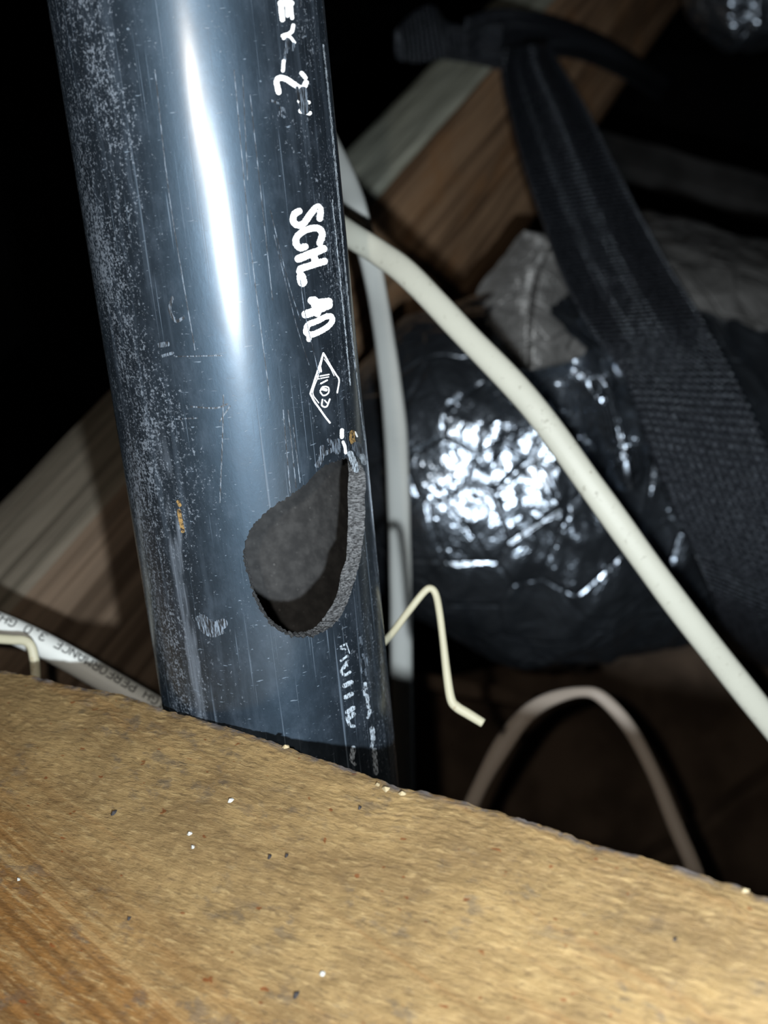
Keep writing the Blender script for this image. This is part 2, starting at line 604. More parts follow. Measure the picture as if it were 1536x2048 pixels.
# end rings
pipe = mesh_obj('drain_pipe', V, faces + rim, None, uvs=UV, mats=[M_pipe, M_inner, M_cut], fmat=fm + [2] * len(rim))
tag(pipe, 'scuffed black plastic drain pipe with a ragged teardrop hole and white printing', 'pipe')

_lift = [0]


def stroke_mesh(strokes, tf, scale, name, mat, parent=pipe, step=1.2, jit=.10):
    """strokes: list of (points, width) traced on the pipe; laid on the pipe's own surface"""
    Vv, Ff, Uu = [], [], []
    for P, wd in strokes:
        P = np.array([tf(*p) for p in P], float)
        wd = wd / scale
        P = catmull(P, 6) if len(P) > 2 else np.array([P[0] + (P[1] - P[0]) * t for t in np.linspace(0, 1, 6)])
        L = np.concatenate([[0], np.cumsum(np.linalg.norm(np.diff(P, axis=0), axis=1))])
        n = max(4, int(L[-1] / step))
        q = np.linspace(0, L[-1], n)
        P = np.c_[np.interp(q, L, P[:, 0]), np.interp(q, L, P[:, 1])]
        T = np.gradient(P, axis=0); T /= np.maximum(np.linalg.norm(T, axis=1), 1e-6)[:, None]
        # round caps
        caps = 4
        pre = [P[0] - T[0] * wd / 2 * math.cos(a) for a in np.linspace(0, math.pi / 2, caps, endpoint=False)]
        wpre = [math.sin(a) for a in np.linspace(.15, math.pi / 2, caps, endpoint=False)]
        post = [P[-1] + T[-1] * wd / 2 * math.sin(a) for a in np.linspace(0, math.pi / 2, caps + 1)[1:]]
        wpost = [max(.1, math.cos(a)) for a in np.linspace(0, math.pi / 2, caps + 1)[1:]]
        PP = np.array(pre + list(P) + post); TT = np.array([T[0]] * caps + list(T) + [T[-1]] * caps)
        ww = np.array(wpre + [1] * len(P) + wpost) * wd / 2
        _lift[0] += 1
        r = R + .00004 + (_lift[0] % 12) * 6e-6
        off = len(Vv)
        for i in range(len(PP)):
            nn = np.array([-TT[i][1], TT[i][0]])
            for sgn in (-1, -.4, .4, 1):
                jj = 1 + jit * random.uniform(-1, 1) if abs(sgn) == 1 else 1
                x, y = PP[i] + nn * ww[i] * sgn * jj
                th, s = hit(x, y)
                Vv.append(cyl(th, s, r)); Uu.append((th * R, s))
        Ff += grid_faces(len(PP), 4, off=off)
    o = mesh_obj(name, Vv, Ff, mat, parent, uvs=Uu)
    return o


def tfm(ox, oy, sc):
    return lambda x, y: (ox + x / sc, oy + y / sc)


t1 = tfm(500, 0, 6.827)
stroke_mesh([([(420, 45), (560, 45)], 90), ([(420, 60), (440, 265)], 78), ([(503, 80), (510, 215)], 55), ([(550, 60), (572, 245)], 58)], t1, 6.827, 'printed_letter', M_white)
stroke_mesh([([(588, 350), (560, 440), (445, 490)], 58), ([(455, 525), (535, 500), (605, 580)], 42)], t1, 6.827, 'printed_letter', M_white)
stroke_mesh([([(505, 540), (500, 620), (485, 720)], 50), ([(590, 600), (580, 680)], 40), ([(480, 770), (475, 810)], 40)], t1, 6.827, 'faded_ink', M_faint)
stroke_mesh([([(457, 835), (446, 965)], 52)], t1, 6.827, 'printed_dash', M_white)
stroke_mesh([([(700, 1000), (752, 1062)], 62), ([(762, 1130), (735, 1185), (680, 1200), (600, 1150), (500, 1085), (410, 1062), (365, 1100), (372, 1180), (390, 1258)], 80)], t1, 6.827, 'printed_numeral', M_white)
stroke_mesh([([(670, 1382), (800, 1400)], 56), ([(690, 1515), (812, 1545)], 64)], t1, 6.827, 'printed_inch_mark', M_white)
stroke_mesh([([(640, 1200), (660, 1290), (670, 1360)], 40), ([(720, 1240), (730, 1350)], 110), ([(730, 1420), (745, 1500)], 130)], t1, 6.827, 'faded_ink', M_faint)
for st in (([(690, -10), (686, 90)], 24), ([(290, 1375), (380, 1410)], 34), ([(410, 1470), (460, 1490), (400, 1540), (465, 1600)], 34)):
    stroke_mesh([st], t1, 6.827, 'faded_ink', M_faint)
t2 = tfm(540, 390, 6.825)
stroke_mesh([([(392, 222), (330, 262), (312, 350), (372, 410), (450, 392), (520, 300), (590, 205), (648, 160), (685, 215), (676, 320)], 92)], t2, 6.825, 'printed_letter', M_white)
stroke_mesh([([(475, 705), (400, 722), (352, 655), (366, 570), (440, 500), (550, 458), (650, 455), (706, 515), (695, 600), (672, 655)], 92)], t2, 6.825, 'printed_letter', M_white)
stroke_mesh([([(385, 870), (560, 800), (725, 735)], 105), ([(405, 1045), (420, 1010), (560, 960), (742, 905)], 95), ([(590, 800), (620, 930)], 100)], t2, 6.825, 'printed_letter', M_white)
stroke_mesh([([(425, 1120), (440, 1190)], 130)], t2, 6.825, 'printed_full_stop', M_white)
stroke_mesh([([(565, 1440), (640, 1470), (800, 1455)], 105), ([(485, 1630), (620, 1580), (800, 1500)], 110), ([(600, 1440), (640, 1610)], 110)], t2, 6.825, 'printed_numeral', M_white)
stroke_mesh([([(490, 1850), (520, 1770), (640, 1720), (760, 1660), (830, 1660), (845, 1720), (780, 1800), (660, 1870), (560, 1905), (495, 1880), (488, 1850)], 80), ([(530, 1900), (528, 1970)], 70)], t2, 6.825, 'printed_numeral', M_white)
t3 = tfm(580, 690, 6.825)
dia = stroke_mesh([([(452, 112), (410, 250), (360, 400), (275, 665)], 26), ([(275, 665), (330, 770), (400, 870), (470, 970), (540, 1060)], 26),
             ([(460, 125), (540, 270), (620, 400)], 26), ([(620, 400), (665, 480), (640, 650)], 22), ([(440, 190), (385, 420), (310, 650), (390, 790)], 13),
             ([(465, 190), (540, 300), (600, 420)], 10)], t3, 6.825, 'printed_diamond_outline', M_white)
for st in ([([(375, 430), (530, 402)], 18), ([(385, 462), (525, 435)], 16), ([(420, 525), (505, 480)], 22)],
           [([(410, 625), (445, 572), (520, 580), (520, 655), (455, 690), (412, 645)], 20), ([(440, 600), (490, 612)], 42)],
           [([(440, 745), (432, 825), (495, 840), (540, 740)], 22), ([(470, 755), (500, 790)], 18)],
           [([(410, 310), (420, 360)], 26)]):
    stroke_mesh(st, t3, 6.825, 'printed_letter', M_white, dia)
stroke_mesh([([(705, 1165), (702, 1255)], 58), ([(720, 1325), (745, 1390), (755, 1470)], 44), ([(890, 1190), (915, 1250)], 22)], t3, 6.825, 'ink_fleck', M_white)
stroke_mesh([([(850, 1200), (845, 1280), (860, 1330)], 75)], t3, 6.825, 'glue_drop', M_glue)
stroke_mesh([([(530, 1300), (600, 1400), (480, 1480)], 60), ([(440, 1400), (420, 1560), (370, 1640)], 70), ([(900, 1380), (960, 1480)], 120), ([(650, 1320), (640, 1450)], 90)], t3, 6.825, 'scraped_patch', M_faint)
stroke_mesh([([(820, 1490), (850, 1560), (900, 1700)], 90), ([(980, 1520), (1010, 1600)], 80)], t3, 6.825, 'scraped_patch', M_worn)
t4 = tfm(600, 1240, 6.0227)
stroke_mesh([([(485, 320), (555, 285)], 22), ([(490, 345), (545, 352)], 22), ([(490, 490), (570, 430)], 26), ([(560, 300), (595, 400)], 12), ([(530, 560), (565, 500)], 34)], t4, 6.0227, 'printed_letter', M_worn)
stroke_mesh([([(500, 595), (505, 640), (550, 662), (600, 625)], 34), ([(510, 580), (560, 550)], 40)], t4, 6.0227, 'printed_letter', M_worn)
stroke_mesh([([(535, 790), (615, 750)], 56)], t4, 6.0227, 'printed_letter', M_worn)
stroke_mesh([([(545, 930), (620, 890)], 52)], t4, 6.0227, 'printed_letter', M_worn)
stroke_mesh([([(570, 1110), (640, 1060)], 56), ([(575, 1180), (640, 1135)], 60), ([(570, 1200), (600, 1265), (645, 1278)], 40)], t4, 6.0227, 'printed_letter', M_worn)
stroke_mesh([([(640, 1545), (622, 1670)], 62), ([(625, 1700), (660, 1740)], 34)], t4, 6.0227, 'printed_letter', M_worn)
stroke_mesh([([(755, 420), (790, 470), (790, 540)], 36), ([(790, 600), (790, 650)], 40), ([(735, 460), (740, 640)], 14), ([(725, 210), (740, 290)], 26)], t4, 6.0227, 'printed_letter', M_faint)
stroke_mesh([([(785, 770), (790, 820)], 46), ([(775, 860), (780, 900)], 36), ([(800, 910), (810, 970)], 44), ([(810, 1000), (825, 1050)], 40), ([(840, 1090), (815, 1170)], 40)], t4, 6.0227, 'printed_letter', M_worn)
stroke_mesh([([(865, 1310), (872, 1370), (875, 1430)], 58)], t4, 6.0227, 'printed_letter', M_worn)
stroke_mesh([([(875, 1470), (860, 1530)], 36), ([(895, 1570), (895, 1640)], 60), ([(900, 1690), (912, 1840)], 56)], t4, 6.0227, 'printed_letter', M_worn)
# dried drips and scuffs on the left flank
stroke_mesh([([(357, 1003), (360, 1010)], 7), ([(358, 1022), (361, 1038), (366, 1062)], 8)], lambda x, y: (x, y), 1.0, 'glue_drop', M_glue)
stroke_mesh([([(396, 1236), (404, 1258), (424, 1270), (444, 1264)], 9), ([(405, 1240), (425, 1255), (445, 1248)], 22)], lambda x, y: (x, y), 1.0, 'scraped_patch', M_faint)
stroke_mesh([([(345, 595), (340, 620), (352, 642), (366, 636)], 6), ([(320, 690), (335, 688)], 10), ([(325, 712), (345, 706)], 6)], lambda x, y: (x, y), 1.0, 'scraped_patch', M_faint)
stroke_mesh([([(350, 713), (445, 711)], 2), ([(382, 813), (430, 816), (455, 808)], 3), ([(350, 838), (395, 836)], 2.4), ([(440, 842), (460, 812)], 2.4),
             ([(447, 790), (445, 880), (440, 1005)], 2.2)], lambda x, y: (x, y), 1.0, 'scratch_and_glint', M_faint, jit=.3)
stroke_mesh([([(566, 820), (580, 985)], 2.0), ([(576, 820), (592, 975)], 2.0), ([(586, 850), (600, 965)], 1.8), ([(310, 140), (340, 400), (390, 700)], 1.8),
             ([(468, 140), (500, 480), (540, 800)], 1.6), ([(500, 190), (545, 600)], 1.6), ([(485, 150), (495, 360)], 1.5)], lambda x, y: (x, y), 1.0, 'scratch_and_glint', M_faint, jit=.3)

for P_, w_d in (([(646, 90), (668, 300), (688, 520), (710, 740)], 3.2), ([(664, 400), (684, 600), (700, 770)], 2.6), ([(655, 180), (676, 400), (696, 600)], 2.4), ([(700, 640), (716, 780), (728, 880)], 2.2),  # right-edge scratches with the glossy rim reflection painted on as pale streaks
                ([(600, 560), (612, 640), (640, 760)], 2.0), ([(540, 420), (575, 560), (600, 640)], 1.8), ([(548, 470), (590, 640), (618, 730)], 1.6)):
    stroke_mesh([(P_, w_d)], lambda x, y: (x, y), 1.0, 'scratch_and_glint', M_worn, jit=.5) if w_d > 2.1 else stroke_mesh([(P_, w_d * .8)], lambda x, y: (x, y), 1.0, 'scratch_and_glint', M_faint, jit=.5)

# ------------------------------------------------------------------ rough plank across the foreground
def inv_d(x): return 3.03 + 1.10 * x / 1000.0


L0 = at(0, 1340, 1 / inv_d(0)); L1 = at(1536, 1790, 1 / inv_d(1536))
mid = at(768, 1340 + 450 * .5, 1 / inv_d(768))
low = at(768, 2048, .212)
ua = unit(L1 - L0)
nrm = unit(np.cross(ua, low - L0))
if nrm[1] < 0: nrm = -nrm
vb = unit(np.cross(nrm, ua))
if vb[2] > 0: vb = -vb                                   # towards the viewer, away from the far edge
edge_px = [(-300, 1262), (0, 1338), (70, 1350), (130, 1366), (240, 1385), (330, 1417), (450, 1450), (560, 1485), (600, 1502), (700, 1534), (770, 1560), (800, 1574),
           (850, 1579), (950, 1607), (1050, 1636), (1140, 1664), (1155, 1676), (1250, 1700), (1390, 1741), (1490, 1772), (1505, 1783), (1536, 1791), (1900, 1900)]
ea, eb = [], []
for x, y in edge_px:
    d = ray(x, y); p = d * ((L0 @ nrm) / (d @ nrm)) - L0
    ea.append(p @ ua); eb.append(p @ vb)
TH = .018
Amin, Amax, Bmax = -.30, .42, .150
aa = np.concatenate([np.linspace(Amin, -.03, 60, endpoint=False), np.linspace(-.03, .24, 560), np.linspace(.241, Amax, 60)])
bb = np.concatenate([np.linspace(0, .010, 40, endpoint=False), np.linspace(.010, .075, 90, endpoint=False), np.linspace(.075, Bmax, 30)])
AA, BB = np.meshgrid(aa, bb, indexing='ij')
eoff = np.interp(aa, ea, eb)
eoff = eoff + pn(np.c_[aa * 260, aa * 0, aa * 0 + 4]) * .0006 + pn(np.c_[aa * 900, aa * 0, aa * 0 + 8]) * .00035
fall = np.exp(-BB / .012)
Bt = BB + eoff[:, None] * np.clip(1 - BB / .05, 0, 1)
hgt = pn(np.stack([AA * 120, BB * 300, AA * 0], -1)) * .00035 + pn(np.stack([AA * 420, BB * 1100, AA * 0 + 3], -1)) * .00022 \
    + pn(np.stack([AA * 20, BB * 90, AA * 0 + 5], -1)) * .0006
hgt -= np.exp(-BB / .0012) * (.0006 + .0006 * pn(np.stack([AA * 300, BB * 0, AA * 0 + 2], -1)))
top = L0 + AA[..., None] * ua + Bt[..., None] * vb + hgt[..., None] * nrm
nr_, nc_ = AA.shape
verts = list(top.reshape(-1, 3))
uvs = list(np.stack([AA, BB], -1).reshape(-1, 2))
faces = grid_faces(nr_, nc_)
off = len(verts)                                         # far side, underside, near side
for i in range(nr_):
    e = top[i, 0]
    j1 = pn(np.array([aa[i] * 300, 1.2, 3.1])) * .0006
    for p, uvp in ((e, 0.0), (e - nrm * TH * .35 + vb * (j1 + .004), -.008), (e - nrm * TH + vb * .014, -.018), (top[i, -1] - nrm * TH, -.15), (top[i, -1], .15)):
        verts.append(p); uvs.append((aa[i], uvp))
faces += grid_faces(nr_, 5, off=off)
for r_ in (0, nr_ - 1):
    faces.append((off + r_ * 5, off + r_ * 5 + 1, off + r_ * 5 + 2, off + r_ * 5 + 3, off + r_ * 5 + 4))
plank = mesh_obj('wooden_plank', verts, faces, M_wood, uvs=uvs)
tag(plank, 'rough sawn yellow brown plank with a splintered edge across the foreground', 'plank')


def on_plank(x, y, lift=.0004):
    d = ray(x, y)
    return d * ((L0 @ nrm) / (d @ nrm)) + nrm * lift


M_chip = mat_flat('white_paint_chip', (.5, .51, .48), .6)
M_black = mat_flat('dark_grit', (.02, .018, .02), .7)
M_pale = mat_flat('pale_torn_fibre', (.42, .34, .20), .7)


def chip(x, y, r, mat, name, squash=.6):
    c = on_plank(x, y); n = 7
    vs = [c + nrm * .0004 + ua * 0]
    a0 = random.random() * 6
    sc = r / F * c[2]
    for k in range(n):
        a = a0 + 2 * math.pi * k / n; q = sc * random.uniform(.7, 1.2)
        vs.append(c + ua * math.cos(a) * q + vb * math.sin(a) * q * squash * 1.6 - nrm * .0003)
    fs = [(0, 1 + k, 1 + (k + 1) % n) for k in range(n)]
    return mesh_obj(name, vs, fs, mat, plank, smooth=False)


for x, y, r in ((461, 1602, 7), (386, 1695, 5), (645, 1948, 7), (38, 1760, 4), (380, 1668, 6)):
    chip(x, y, r, M_chip, 'paint_chip')
for x, y, r in ((228, 1627, 5), (592, 1990, 6), (540, 1714, 4), (720, 1616, 4), (574, 1712, 3), (259, 1838, 3), (1350, 1880, 4)):
    chip(x, y, r, M_black, 'grit_speck', 1.1)
for x, y, r in ((572, 1494, 8), (772, 1578, 10), (806, 1587, 9), (756, 1570, 6), (1490, 1782, 9)):
    chip(x, y, r, M_pale, 'torn_fibre', .5)

# ------------------------------------------------------------------ joist behind
SC = 1.45
bw = unit(ray(2250, -1290))
JB = np.array([-.0065, .1196, .4713]) * SC
JA = np.array([-.0401, .1232, .4886]) * SC
JC = np.array([.0137, .0513, .5247]) * SC
JD = JA + JC - JB
t0, t1_ = -.75, .95
nseg = 140
ring = []
for a, b, k in ((JA, JB, 8), (JB, JC, 14), (JC, JD, 4), (JD, JA, 4)):
    for i in range(k):
        ring.append((a + (b - a) * i / k, 0 if a is JA else 1))
rp = np.array([r[0] for r in ring]); cenJ = (JA + JC) / 2
jv, ju, jf, jm = [], [], [], []
per = np.concatenate([[0], np.cumsum(np.linalg.norm(np.diff(np.vstack([rp, rp[:1]]), axis=0), axis=1))])
for i in range(nseg + 1):
    t = t0 + (t1_ - t0) * i / nseg
    for j, p in enumerate(rp):
        out = unit(p - cenJ)
        ridge = float(pn(np.array([t * 3, per[j] * 70, 2.2]))) * .0022 + float(pn(np.array([t * 25, j * .6, 5]))) * .0012
        corner = -.0018 if j in (0, 8, 22, 26) else 0
        jv.append(p + bw * t + out * (ridge + corner)); ju.append((t, per[j]))
nj = len(rp)
for i in range(nseg):
    for j in range(nj):
        j2 = (j + 1) % nj
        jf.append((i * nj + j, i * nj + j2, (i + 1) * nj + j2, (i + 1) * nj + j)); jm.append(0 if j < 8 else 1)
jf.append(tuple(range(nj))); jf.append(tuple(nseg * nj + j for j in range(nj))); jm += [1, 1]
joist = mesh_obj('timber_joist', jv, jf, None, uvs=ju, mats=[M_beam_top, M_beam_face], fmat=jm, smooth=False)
tag(joist, 'long brown timber joist with a pale top edge running diagonally behind the pipe', 'joist')
nF = unit(np.cross(bw, JC - JB)); nF *= -np.sign(nF @ JB)       # outward from the brown face
nT = unit(np.cross(bw, JA - JB)); nT *= np.sign(nT @ (JB - JC))


def on_face(x, y, lift=.004):
    d = ray(x, y)
    return d * (((JB + nF * lift) @ nF) / (d @ nF))


# ------------------------------------------------------------------ insulated foil duct
def tube(path, rad, nl, na, disp, name, mat, parent=None, rnd=None):
    S = catmull(path, nl)
    T = np.gradient(S, axis=0); T /= np.linalg.norm(T, axis=1)[:, None]
    rows = []
    Lc = np.concatenate([[0], np.cumsum(np.linalg.norm(np.diff(S, axis=0), axis=1))])
    up = np.array([0, 1., 0])
    ang = np.linspace(0, 2 * math.pi, na, endpoint=False)
    X = np.zeros((len(S), na, 3)); Nn = np.zeros_like(X)
    for i in range(len(S)):
        s1 = unit(np.cross(T[i], up)); s2 = unit(np.cross(s1, T[i]))
        Nn[i] = np.outer(np.cos(ang), s1) + np.outer(np.sin(ang), s2)
        X[i] = S[i] + Nn[i] * rad * (rnd(Lc[i]) if rnd else 1.0) * (1 + (.40 * np.clip(-np.sin(ang), 0, 1) ** 1.5 if rnd else 0 * ang))[:, None]
    d = disp(X, Lc)
    if rnd: d = d * np.array([rnd(l) for l in Lc])[:, None]
    X = X + Nn * d[..., None]
    return mesh_obj(name, list(X.reshape(-1, 3)), grid_faces(len(S), na, wrap=True), mat, parent)


def crumple(X, Lc):
    a = 1 - np.abs(pn(X * 16)) * 2.2
    b = 1 - np.abs(pn(X * np.array([34, 30, 34]) + 7)) * 2.0
    c = 1 - np.abs(pn(X * 85 + 3)) * 2.0
    big = pn(X * 7 + 1)
    return a * .007 + b * .0042 + c * .0013 + big * .010


duct = tube([at(700, 965, .600), at(800, 945, .616), at(950, 912, .640), at(1180, 898, .672), at(1420, 870, .735), at(1750, 800, .83), at(2100, 740, .96)], .078, 40, 260, crumple, 'foil_duct', M_foil,
            rnd=lambda l: math.sqrt(max(0.0, 1 - (1 - min(1.0, l / .115)) ** 2)) * .999 + .001)
tag(duct, 'crumpled silver foil insulated duct slung in a black strap beside the joist', 'duct')


def sheet(name, rows, mat, parent, nu=70, nv=50, amp=.006, fr=40, thick=.0006, seed=0):
    """rows: list of rows of (px, py, depth) control points"""
    Rr = [catmull([at(*p) for p in r], 12) for r in rows]
    m = min(len(r) for r in Rr)
    G = np.array([catmull([r[int(round(j * (len(r) - 1) / (nu - 1)))] for r in Rr], 12) for j in range(nu)])
    G = G.transpose(1, 0, 2)
    du = np.gradient(G, axis=1); dv = np.gradient(G, axis=0)
    N = np.cross(du, dv); N /= np.linalg.norm(N, axis=2)[..., None]
    N *= np.where(N[..., 2:3] > 0, -1, 1)
    Dp = (1 - np.abs(pn(G * fr + seed)) * 2) * amp + (1 - np.abs(pn(G * fr * 2.4 + seed)) * 2) * amp * .35
    Fz = G + N * Dp[..., None]
    Bk = Fz - N * thick
    nv_, nu_ = G.shape[:2]
    V_ = list(Fz.reshape(-1, 3)) + list(Bk.reshape(-1, 3))
    fs = grid_faces(nv_, nu_) + [tuple(reversed(f)) for f in grid_faces(nv_, nu_, off=nv_ * nu_)]
    k = nv_ * nu_
    for i in range(nv_ - 1):
        fs.append((i * nu_, (i + 1) * nu_, k + (i + 1) * nu_, k + i * nu_))
        fs.append(((i + 1) * nu_ + nu_ - 1, i * nu_ + nu_ - 1, k + i * nu_ + nu_ - 1, k + (i + 1) * nu_ + nu_ - 1))
    for j in range(nu_ - 1):
        o = (nv_ - 1) * nu_
        fs.append((j + 1, j, k + j, k + j + 1)); fs.append((o + j, o + j + 1, k + o + j + 1, k + o + j))
    return mesh_obj(name, V_, fs, mat, parent)


sheet('film_fold', [[(1050, 470, .71), (1110, 480, .70), (1180, 500, .70)], [(975, 560, .675), (1075, 560, .650), (1190, 590, .655)],
                    [(945, 650, .615), (1060, 660, .578), (1175, 680, .600)], [(975, 725, .585), (1060, 750, .545), (1165, 720, .575)]], M_film, duct, amp=.003, fr=24)
sheet('foil_fold', [[(1230, 425, .80), (1350, 448, .79), (1560, 500, .80), (1800, 560, .84)], [(1240, 500, .72), (1360, 520, .705), (1560, 560, .71), (1800, 620, .76)],
                    [(1290, 560, .69), (1400, 600, .67), (1560, 640, .68), (1800, 700, .73)], [(1350, 640, .68), (1430, 690, .66), (1560, 730, .665), (1800, 790, .73)]], M_film, duct, amp=.005, fr=26, seed=5)
sheet('film_fold', [[(1120, 620, .642), (1150, 615, .640), (1180, 610, .640)], [(1130, 720, .590), (1180, 720, .584), (1240, 730, .588)],
                    [(1165, 830, .568), (1225, 830, .562), (1268, 840, .568)], [(1225, 900, .568), (1265, 985, .560), (1300, 915, .562)]], M_foil, duct, amp=.006, fr=42, seed=9)

far = tube([at(1372, 10, .95), at(1450, -18, .95), at(1620, -40, .95), at(1900, -90, .97)], .030, 30, 90, lambda X, L: (1 - np.abs(pn(X * 30)) * 2) * .008, 'foil_sleeve', M_foil,
           rnd=lambda l: math.sqrt(max(0.0, 1 - (1 - min(1.0, l / .03)) ** 2)) * .999 + .001)
tag(far, 'short length of shiny foil sleeve high in the top right corner', 'foil sleeve')

# ------------------------------------------------------------------ black webbing strap
def ribbon(name, rungs, mat, parent=None, fold=None, nv=10, nu=22, thick=.0016, width=.05):
    Lp = catmull([r[0] for r in rungs], nv); Rp = catmull([r[1] for r in rungs], nv)
    n = len(Lp)
    len_ = np.concatenate([[0], np.cumsum(np.linalg.norm(np.diff((Lp + Rp) / 2, axis=0), axis=1))])
    G = np.zeros((n, nu, 3)); UVs = []
    for i in range(n):
        for j in range(nu):
            u = j / (nu - 1)
            p = Lp[i] * (1 - u) + Rp[i] * u
            if fold is not None: p = p + unit(p) * fold(u, i / (n - 1))
            G[i, j] = p; UVs.append((u * width, len_[i]))
    du = np.gradient(G, axis=1); dv = np.gradient(G, axis=0)
    N = np.cross(du, dv); N /= np.maximum(np.linalg.norm(N, axis=2), 1e-9)[..., None]
    Bk = G + N * thick
    Vv = list(G.reshape(-1, 3)) + list(Bk.reshape(-1, 3))
    fs = grid_faces(n, nu); k = n * nu
    fs = fs + [tuple(reversed(f)) for f in grid_faces(n, nu, off=k)]
    for i in range(n - 1):
        fs.append((i * nu, (i + 1) * nu, k + (i + 1) * nu, k + i * nu))
        fs.append(((i + 1) * nu + nu - 1, i * nu + nu - 1, k + i * nu + nu - 1, k + (i + 1) * nu + nu - 1))
    for j in range(nu - 1):
        fs.append((j + 1, j, k + j, k + j + 1))
        o = (n - 1) * nu
        fs.append((o + j, o + j + 1, k + o + j + 1, k + o + j))
    return mesh_obj(name, Vv, fs, mat, parent, uvs=UVs + UVs)


rg = [((1010, 95), (1100, 88), .80), ((1004, 150), (1118, 125), .79), ((1022, 240), (1168, 205), .76), ((1045, 330), (1215, 300), .725), ((1085, 450), (1278, 425), .685),
      ((1130, 570), (1345, 545), .632), ((1182, 665), (1410, 650), .585), ((1245, 752), (1465, 752), .560), ((1275, 830), (1512, 850), .548), ((1310, 930), (1560, 970), .543),
      ((1350, 1030), (1605, 1090), .545), ((1392, 1110), (1645, 1200), .555), ((1425, 1190), (1675, 1300), .58), ((1445, 1260), (1695, 1375), .63), ((1455, 1295), (1705, 1405), .70)]


def tail_fold(u, v):
    k = max(0.0, 1 - v / .55)
    return -.012 * k * math.cos(u * 2 * math.pi * 1.5 + .6) + .004 * math.sin(v * 9) * (u - .5)


strap = ribbon('webbing_strap', [(at(*l, d), at(*r, d + .004)) for l, r, d in rg], M_strap, fold=tail_fold, nv=12, nu=40)
tag(strap, 'black woven webbing strap looped over the joist and holding up the foil duct', 'strap')
lb = [((935, 38), (930, 110)), ((985, 20), (985, 105)), ((1040, 18), (1045, 112)), ((1110, 32), (1100, 112)), ((1190, 62), (1165, 122)), ((1250, 95), (1230, 150)), ((1310, 135), (1285, 180)), ((1345, 160), (1320, 205))]
ribbon('loop_band', [(on_face(*a, .010 if i < 6 else .004), on_face(*b, .006)) for i, (a, b) in enumerate(lb)], M_strap, strap,
       fold=lambda u, v: .003 * math.sin(u * 9 + v * 4), nv=10)
ck = [((1010, 45), (1000, 105), .735), ((940, 55), (935, 95), .735), ((890, 45), (900, 105), .73), ((862, 12), (880, 118), .722), ((822, 30), (830, 125), .712),
      ((795, 62), (800, 118), .705), ((792, 70), (798, 108), .715), ((818, 60), (830, 118), .728), ((880, 85), (880, 118), .737), ((950, 95), (945, 128), .742), ((1010, 100), (1000, 140), .745)]
ribbon('strap_loop', [(at(*a, d * 1.07), at(*b, d * 1.07 - .004)) for a, b, d in ck], M_strap, strap, fold=lambda u, v: -.006 * math.sin(u * math.pi), nv=10)

# ------------------------------------------------------------------ cables and wires
def path(rows, a, b):
    return [np.r_[at(r[0], r[1], r[2]), (r[3] if len(r) > 3 else a), (r[4] if len(r) > 4 else b)] for r in rows]


o = sweep('electric_cable', path([(480, 300, .44), (600, 395, .41), (690, 462, .395), (760, 507, .390), (820, 553, .385), (930, 668, .378), (1062, 808, .372), (1192, 985, .370), (1350, 1203, .372),
                                  (1536, 1440, .378), (1760, 1720, .39), (1950, 1960, .42)], .0042, .0030), M_cab, square=2.5, wob=.05)
tag(o, 'grimy white electric cable crossing diagonally in front of the foil duct', 'cable')
o = sweep('electric_cable', path([(540, 60, .52), (630, 240, .485), (695, 372, .46, .0046), (722, 455, .45, .0042), (748, 555, .465, .0040), (772, 700, .50, .0043), (790, 850, .525), (797, 1000, .54), (801, 1150, .55),
                                  (803, 1320, .555), (806, 1560, .56), (808, 1850, .57)], .0050, .0030), M_cab2, square=2.5, wob=.05)
tag(o, 'clean white electric cable hanging straight down beside the right edge of the pipe', 'cable')
coax_rows = [(-260, 1150, .372), (-120, 1205, .371), (0, 1251, .370), (70, 1282, .370), (133, 1315, .370), (200, 1353, .371), (265, 1391, .372), (340, 1434, .374), (430, 1482, .378), (560, 1545, .40)]
coax = sweep('coaxial_cable', path(coax_rows, .0040, .0040), M_coax)
tag(coax, 'round white coaxial cable with black printing left of the pipe', 'cable')
o = sweep('bent_wire', path([(-140, 1262, .357), (-40, 1274, .357), (20, 1279, .357), (48, 1281, .357), (62, 1292, .357), (68, 1315, .357), (71, 1345, .357), (73, 1400, .357), (74, 1480, .357)], .00145, .0012), M_wire, seg=12, square=2.6)
tag(o, 'cream coated wire bent down in front of the printed coaxial cable', 'wire')
wr = sweep('bent_wire', path([(640, 1420, .385), (700, 1352, .366), (774, 1278, .348), (815, 1225, .343), (848, 1184, .342), (862, 1177, .342), (872, 1190, .342), (879, 1225, .341), (886, 1280, .340), (894, 1350, .339, .0012),
                              (902, 1398, .338, .0013), (914, 1414, .338, .0014), (935, 1427, .338, .0014), (966, 1446, .338, .0013)], .00105, .00095), M_wire, seg=12)
tag(wr, 'cream coated wire with a hooked end sticking out right of the pipe', 'wire')
o = sweep('electric_cable', path([(900, 1720, .50), (930, 1640, .50), (965, 1562, .50), (1005, 1491, .50, .0040), (1050, 1432, .50, .0036), (1100, 1399, .505, .0030), (1160, 1384, .51, .0022), (1203, 1395, .51, .0027), (1258, 1455, .505, .0030),
                                  (1308, 1548, .50, .0030), (1350, 1650, .495), (1388, 1738, .49), (1420, 1830, .49)], .0033, .0022), M_arch, square=2.3)
tag(o, 'dull cream cable rising in an arch under the foil duct', 'cable')

